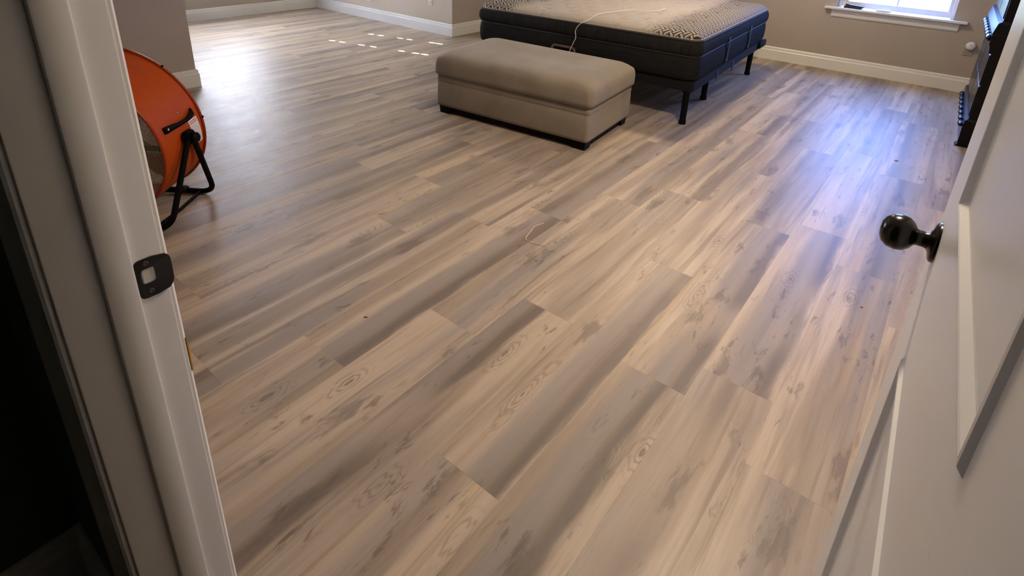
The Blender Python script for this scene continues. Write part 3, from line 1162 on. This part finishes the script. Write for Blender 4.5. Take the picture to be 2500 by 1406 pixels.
# ------------------------------------------------------------------ drum fan
FAZ, FT = -35.76, 6.3
fan = empty('drum_fan', (-2.993, .90, 0), R(-FAZ))
tag(fan, 'orange industrial drum fan on a black tube stand by the door frame', 'fan')
TILT = Matrix.Rotation(R(FT), 4, 'X')
FC = Vector((0, 0, .399))


def fpart(name, b, mat, parent=None, smooth=True, angle=40, drum=True):
    me = b.mesh(name, smooth, angle)
    if drum:
        me.transform(Matrix.Translation(FC) @ TILT)
    return link(name, me, parent or fan, mat)


R0, R1, DP = .342, .361, .284
n_ = 72
drum = fpart('drum', B().lathe([(R0-.006, -DP), (R0, -DP+.004), (R1, -.002), (R1-.004, -.002), (R0-.006, -DP+.008)], n_, False, False,
                               'y', closed=True), 'orange')
for y_, r_, mt in ((-.002, R1+.003, 'orange_rim'), (-DP, R0-.004, 'orange_rim')):
    ringp = [(r_*math.cos(2*math.pi*i/n_), y_, r_*math.sin(2*math.pi*i/n_)) for i in range(n_)]
    fpart('rolled_rim', B().tube(ringp, .0065, 8, closed=True), mt, drum)
for a_ in (50, 170, 290, 6):
    c_, s_ = math.cos(R(a_)), math.sin(R(a_))
    rr = R1+.010
    fpart('rim_bolt', B().sphere((rr*c_, -.002, rr*s_), .006, u=8, v=6), 'black_metal', drum)


def grille(y_, rmax, dome):
    b = B()
    k = 44
    for i in range(1, k+1):
        r_ = .05 + (rmax-.05)*i/k
        yy = y_ + dome*(1-(r_/rmax)**2)
        b.tube([(r_*math.cos(2*math.pi*q/56), yy, r_*math.sin(2*math.pi*q/56)) for q in range(56)], .0016, 3, closed=True)
    for i in range(16):
        a_ = 2*math.pi*i/16
        b.tube([(r_*math.cos(a_), y_+dome*(1-(r_/rmax)**2)-math.copysign(.001, dome), r_*math.sin(a_)) for r_ in (.04, .13, .22, rmax)], .0016, 4)
    return b


fpart('rear_grille', grille(-DP+.004, R0-.01, -.012), 'wire')
fpart('front_grille', grille(-.012, R1-.008, .012), 'wire')
fpart('grille_badge', B().lathe([(.052, .0), (.052, .006), (.045, .009), (.001, .010)], 24, axis='y', at=(0, -.002, 0)), 'black_metal')
fpart('motor', B().lathe([(.03, -.255), (.075, -.245), (.082, -.225), (.082, -.14), (.07, -.125), (.02, -.12)], 24, axis='y'), 'black_metal')
fpart('motor_bracket', B().box(-R0+.006, R0-.006, -.262, -.256, -.018, .018), 'black_metal', smooth=False)
for k in range(3):
    b = B()
    rows = []
    for i in range(9):
        t = i/8
        r_ = .05 + .27*t
        tw = R(48-22*t)
        wd = .05+.075*math.sin(math.pi*min(1, .25+t*.65))
        pts_ = []
        for j in range(5):
            s = (j/4-.5)*2*wd
            cam_ = .012*(1-(j/2-1)**2)
            pts_.append((s*math.cos(tw), -.085 + s*math.sin(tw)*.55 + cam_, r_))
        rows.append(pts_)
    rot = Matrix.Rotation(R(120*k+20), 3, 'Y')
    vs = [[rot @ Vector(p) for p in r_] for r_ in rows]
    top = [[b.bm.verts.new(p) for p in r_] for r_ in vs]
    bot = [[b.bm.verts.new(p + Vector((0, -.002, 0))) for p in r_] for r_ in vs]
    for L, fl_ in ((top, False), (bot, True)):
        for i in range(8):
            for j in range(4):
                f = (L[i][j], L[i][j+1], L[i+1][j+1], L[i+1][j])
                b.bm.faces.new(f[::-1] if fl_ else f)
    fpart('blade', b, 'alu')
fpart('blade_hub', B().lathe([(.02, -.122), (.055, -.12), (.055, -.065), (.03, -.06)], 20, axis='y'), 'black_metal')


def on_drum(y_, ang, lift=0.0):
    r_ = R0 + (R1-R0)*(y_+DP)/DP + lift
    return Vector((r_*math.cos(R(ang)), y_, r_*math.sin(R(ang))))


# carrying handle bolted across the side
hp = [(-.243, 13.6, .002), (-.235, 13.6, .010), (-.205, 13.2, .014), (-.17, 12.7, .022), (-.12, 12.3, .026), (-.085, 12.6, .020), (-.06, 13.8, .016), (-.046, 14.5, .003)]
pth = [on_drum(*q) for q in hp]
b = B()
rings_ = []
wd = [.014, .016, .0135, .010, .010, .012, .015, .014]
for (y_, a_, l_), w_ in zip(hp, wd):
    c = on_drum(y_, a_, l_)
    tn = Vector((-math.sin(R(a_)), 0, math.cos(R(a_))))
    nr = Vector((math.cos(R(a_)), 0, math.sin(R(a_))))
    rings_.append([c + tn*w_*math.cos(2*math.pi*i/10) + nr*.007*math.sin(2*math.pi*i/10) for i in range(10)])
b.loops(rings_)
hdl = fpart('handle', b, 'black_metal')
for y_, a_ in ((-.231, 13.6), (-.058, 14.0)):
    c = on_drum(y_, a_, .017)
    fpart('handle_bolt', B().sphere(c, .0062, (.6, 1, 1), 10, 6), 'steel', hdl)
fpart('rivet', B().sphere(on_drum(-.1216, 18.5, .001), .0045, (.5, 1, 1), 8, 6), 'steel', drum)

# warning label: a curved paper patch
me = bpy.data.meshes.new('warning_label')
vs, fs, uvs = [], [], []
for i in range(9):
    for j in range(5):
        t, s = i/8, j/4
        a_ = -12.0 + 21.0*t
        y0_, y1_ = -.0735+(-.0915+.0735)*t, -.0185+(-.0305+.0185)*t
        vs.append(on_drum(y0_+(y1_-y0_)*s, a_, .0012))
        uvs.append((s, t))
for i in range(8):
    for j in range(4):
        a_ = i*5+j
        fs.append((a_, a_+1, a_+6, a_+5))
me.from_pydata(vs, [], fs)
uvl = me.uv_layers.new(name='uv')
for lp in me.loops:
    uvl.data[lp.index].uv = uvs[lp.vertex_index]
me.transform(Matrix.Translation(FC) @ TILT)
tag(link('warning_label', me, fan, 'sticker'), 'white warning label with a red heading and lines of small print')

# stand: two bent tubes, pivot brackets and tie bars
PV = Vector((.372, -.135, .385))
for nm, yf, ya in (('rear_stand_tube', -.325, -.150), ('front_stand_tube', .045, -.118)):
    zf = .0135
    pts_ = [(-PV.x-.003, ya, PV.z), (-.335, yf, zf), (.335, yf, zf), (PV.x+.003, ya, PV.z)]
    fpart(nm, B().tube(arc_path(pts_, .075, 8), .0133, 10), 'black_metal', drum=False)
for sx in (-1, 1):
    b = B()
    o_ = [(-.032, -.034), (.032, -.034), (.036, .012), (.022, .032), (-.022, .032), (-.036, .012)]
    b.loops([[(sx*(PV.x-.012), PV.y+y_, PV.z+z_) for y_, z_ in o_], [(sx*(PV.x+.010), PV.y+y_*.9, PV.z+z_*.9) for y_, z_ in o_]])
    fpart('pivot_bracket', b, 'black_metal', smooth=False, drum=False)
    fpart('pivot_knob', B().lathe([(.016, 0), (.026, sx*.004), (.026, sx*.018), (.018, sx*.026)], 12, axis='x',
                                  at=(sx*(PV.x+.012), PV.y+.004, PV.z-.004)), 'black_metal', drum=False)
    fpart('tie_bar', B().tube([(sx*.262, -.325, .012), (sx*.268, -.14, .010), (sx*.262, .045, .012)], .0085, 8), 'black_metal', drum=False)
    for yf in (-.325, .045):
        fpart('rubber_foot', B().lathe([(.018, 0), (.019, .006), (.019, .022), (.017, .028)], 10, axis='x',
                                       at=(sx*.18-.014, yf, .0195)), 'strap', drum=False)

# ------------------------------------------------------------------ dresser
dr = empty('dresser', (.205, 4.80, 0), R(1.3))
tag(dr, 'black lacquered dresser with gadrooned moulding along the right wall', 'dresser')
DY0, DY1 = 4.80, 5.95
DXF, DXB = .205, .755
DTOP = 1.18


def dpart(name, b, mat='dresser', smooth=False, parent=None, angle=40):
    me = b.mesh(name, smooth, angle)
    for v in me.vertices:
        v.co -= Vector(dr.location)
    return link(name, me, parent or dr, mat)


dpart('carcass', B().box(DXF, DXB, DY0, DY1, .03, DTOP, .002))


def moulding(name, prof):
    """prof: (stand-out from the front, z); runs round front and both ends."""
    b = B()
    path = [(DXB, DY0, 0, -1), (DXF, DY0, -1, -1), (DXF, DY1, -1, 1), (DXB, DY1, 0, 1)]
    rings_ = []
    for x, y, sx, sy in path:
        rings_.append([(x + sx*d, y + sy*d*.35, z) for d, z in prof])
    b.loops(rings_)
    return dpart(name, b)


moulding('plinth', [(-.01, .03), (.018, .03), (.018, .06), (.020, .12), (.020, .125), (.020, .155), (.017, .186), (.004, .197), (-.01, .197)])
moulding('waist_moulding', [(-.01, .648), (.017, .648), (.020, .68), (.030, .71), (.030, .765), (.033, .775), (.019, .842), (.004, .853), (-.01, .853)])
moulding('top', [(-.02, DTOP-.03), (.022, DTOP-.03), (.03, DTOP-.015), (.03, DTOP), (.02, DTOP+.006), (-.02, DTOP+.006)])
for zz, xo, rz in ((.137, DXF-.030, .017), (.738, DXF-.038, .024)):
    yy = DY0+.03
    while yy < DY1-.10:
        dpart('gadroon', B().sphere((xo, yy+.074, zz), 1, (.017, .068, rz), 14, 10), smooth=True)
        yy += .156
for z0, z1 in ((.215, .42), (.432, .635), (.87, 1.13)):
    for y0, y1 in ((DY0+.03, 5.365), (5.385, DY1-.03)):
        dpart('drawer_front', B().box(DXF-.006, DXF+.004, y0, y1, z0, z1, .003))
for yy in (DY0+.04, DY1-.04):
    for xx in (DXF+.03, DXB-.05):
        b = B()
        sg = -1 if xx < .4 and yy < 5 else 1
        b.loops([[(xx-.06 if sg < 0 else xx-.03, yy-.04, 0), (xx+.03, yy-.04, 0), (xx+.03, yy+.04, 0), (xx-.06 if sg < 0 else xx-.03, yy+.04, 0)],
                 [(xx-.048 if sg < 0 else xx-.03, yy-.045, .012), (xx+.03, yy-.045, .012), (xx+.03, yy+.045, .012), (xx-.048 if sg < 0 else xx-.03, yy+.045, .012)],
                 [(xx-.045 if sg < 0 else xx-.03, yy-.045, .031), (xx+.03, yy-.045, .031), (xx+.03, yy+.045, .031), (xx-.045 if sg < 0 else xx-.03, yy+.045, .031)]])
        dpart('foot', b)

# ------------------------------------------------------------------ outlets
def outlet(x, y, z, w, h, label, mat, duplex=1):
    e = empty('wall_outlet', (x, y, z))
    tag(e, label, 'outlet')
    b = B().box(-w/2, w/2, -.0062, -.0006, -h/2, h/2, .002)
    b.obj('cover_plate', mat, e)
    for k in range(duplex):
        cx_ = (k-(duplex-1)/2)*.046
        for dz in (-.02, .02):
            rc_ = B().box(cx_-.0165, cx_+.0165, -.0085, -.006, dz-.014, dz+.014, .003).obj('receptacle', mat, e)
            for sx in (-.006, .006):
                B().box(cx_+sx-.001, cx_+sx+.001, -.0088, -.0084, dz-.002, dz+.006).obj('slot', 'strap', rc_)
        B().sphere((cx_, -.0064, 0), .003, (1, .5, 1), 8, 5).obj('screw', 'steel', e)
    return e


outlet(-4.948, Y_AL, .370, .072, .116, 'single ivory wall outlet beside the outside corner of the alcove wall', 'plate')
outlet(-6.11, Y_AL, .288, .118, .116, 'wide ivory double wall outlet near the inner corner of the alcove wall', 'plate', 2)
outlet(.112, Y_WN, .393, .074, .118, 'taupe wall outlet below the window beside the dresser', 'grey_plate')
nl = empty('night_light', (.118, Y_WN-.0095, .424))
tag(nl, 'round white plug in night light on the wall outlet under the window', 'night light')
B().lathe([(.026, 0), (.035, -.006), (.038, -.014), (.035, -.026), (.024, -.034), (.001, -.037)], 24, True, False, 'y').obj('housing', 'white_plastic', nl, True)
B().sphere((0, -.035, .008), .006, (1, .5, 1), 10, 6).obj('sensor', 'grey_plate', nl, True)

# ------------------------------------------------------------------ things on the window sill
ZS = .6254
e = empty('glasses_case', (-.865, Y_WN+.005, ZS), R(-6))
tag(e, 'black folded glasses case standing at the end of the window sill', 'case')
sh = [(-.085, -.025), (.085, -.025), (.085, .025), (-.085, .025)]
B().box(-.085, .075, -.024, .024, 0, .016, .005, 2).obj('lower_shell', 'dark_plastic', e, True)
b = B().box(-.075, .085, -.022, .022, .017, .034, .005, 2)
me = b.mesh('upper_shell', True)
me.transform(Matrix.Rotation(R(3), 4, 'Y'))
link('upper_shell', me, e, 'dark_plastic')
B().box(-.078, -.070, -.02, .02, .010, .024, .002).obj('hinge', 'steel', e)
e = empty('charger_block', (-.612, Y_WN-.012, ZS), R(-4))
tag(e, 'small flat white plastic charger lying on the window sill', 'charger')
B().box(-.058, .058, -.022, .022, 0, .020, .005, 2).obj('body', 'white_plastic', e, True)
B().box(.058, .068, -.006, .006, .006, .014, .001).obj('port', 'grey_plate', e)

# ------------------------------------------------------------------ bits on the floor
th_ = [(-1.33, 2.018), (-1.345, 1.965), (-1.337, 1.935), (-1.326, 1.89), (-1.316, 1.858), (-1.303, 1.84), (-1.276, 1.837), (-1.238, 1.848), (-1.216, 1.858)]
e = empty('loose_thread', (-1.3, 1.9, 0))
tag(e, 'cream loose thread curled on the plank floor', 'thread')
B().tube(rel(smooth_path([(x, y, .0019) for x, y in th_], 4), e), .0016, 5).obj('strand', 'thread', e, True)


def crumb(x, y, s, rz, label):
    e = B()
    pts_ = [(-s, -.2*s), (-.3*s, -.45*s), (.7*s, -.2*s), (s, .1*s), (.2*s, .42*s), (-.7*s, .2*s)]
    e.loops([[(a, c, .0003) for a, c in pts_], [(a*.8, c*.8, .25*s+.0006) for a, c in pts_]])
    o = e.obj('leaf_crumb', 'crumb')
    o.location = (x, y, 0)
    o.rotation_euler = (0, 0, rz)
    tag(o, label, 'debris')


crumb(-1.425, 1.03, .0085, R(25), 'small brown leaf crumb lying alone on the bare floor')
crumb(-1.17, 1.735, .007, R(70), 'brown leaf crumb beside the curled thread')
crumb(-.02, 2.33, .006, R(10), 'dark speck of dirt on the floor near the open door')
crumb(-.10, 4.18, .012, R(5), 'thin dark splinter on the floor in the window glare')
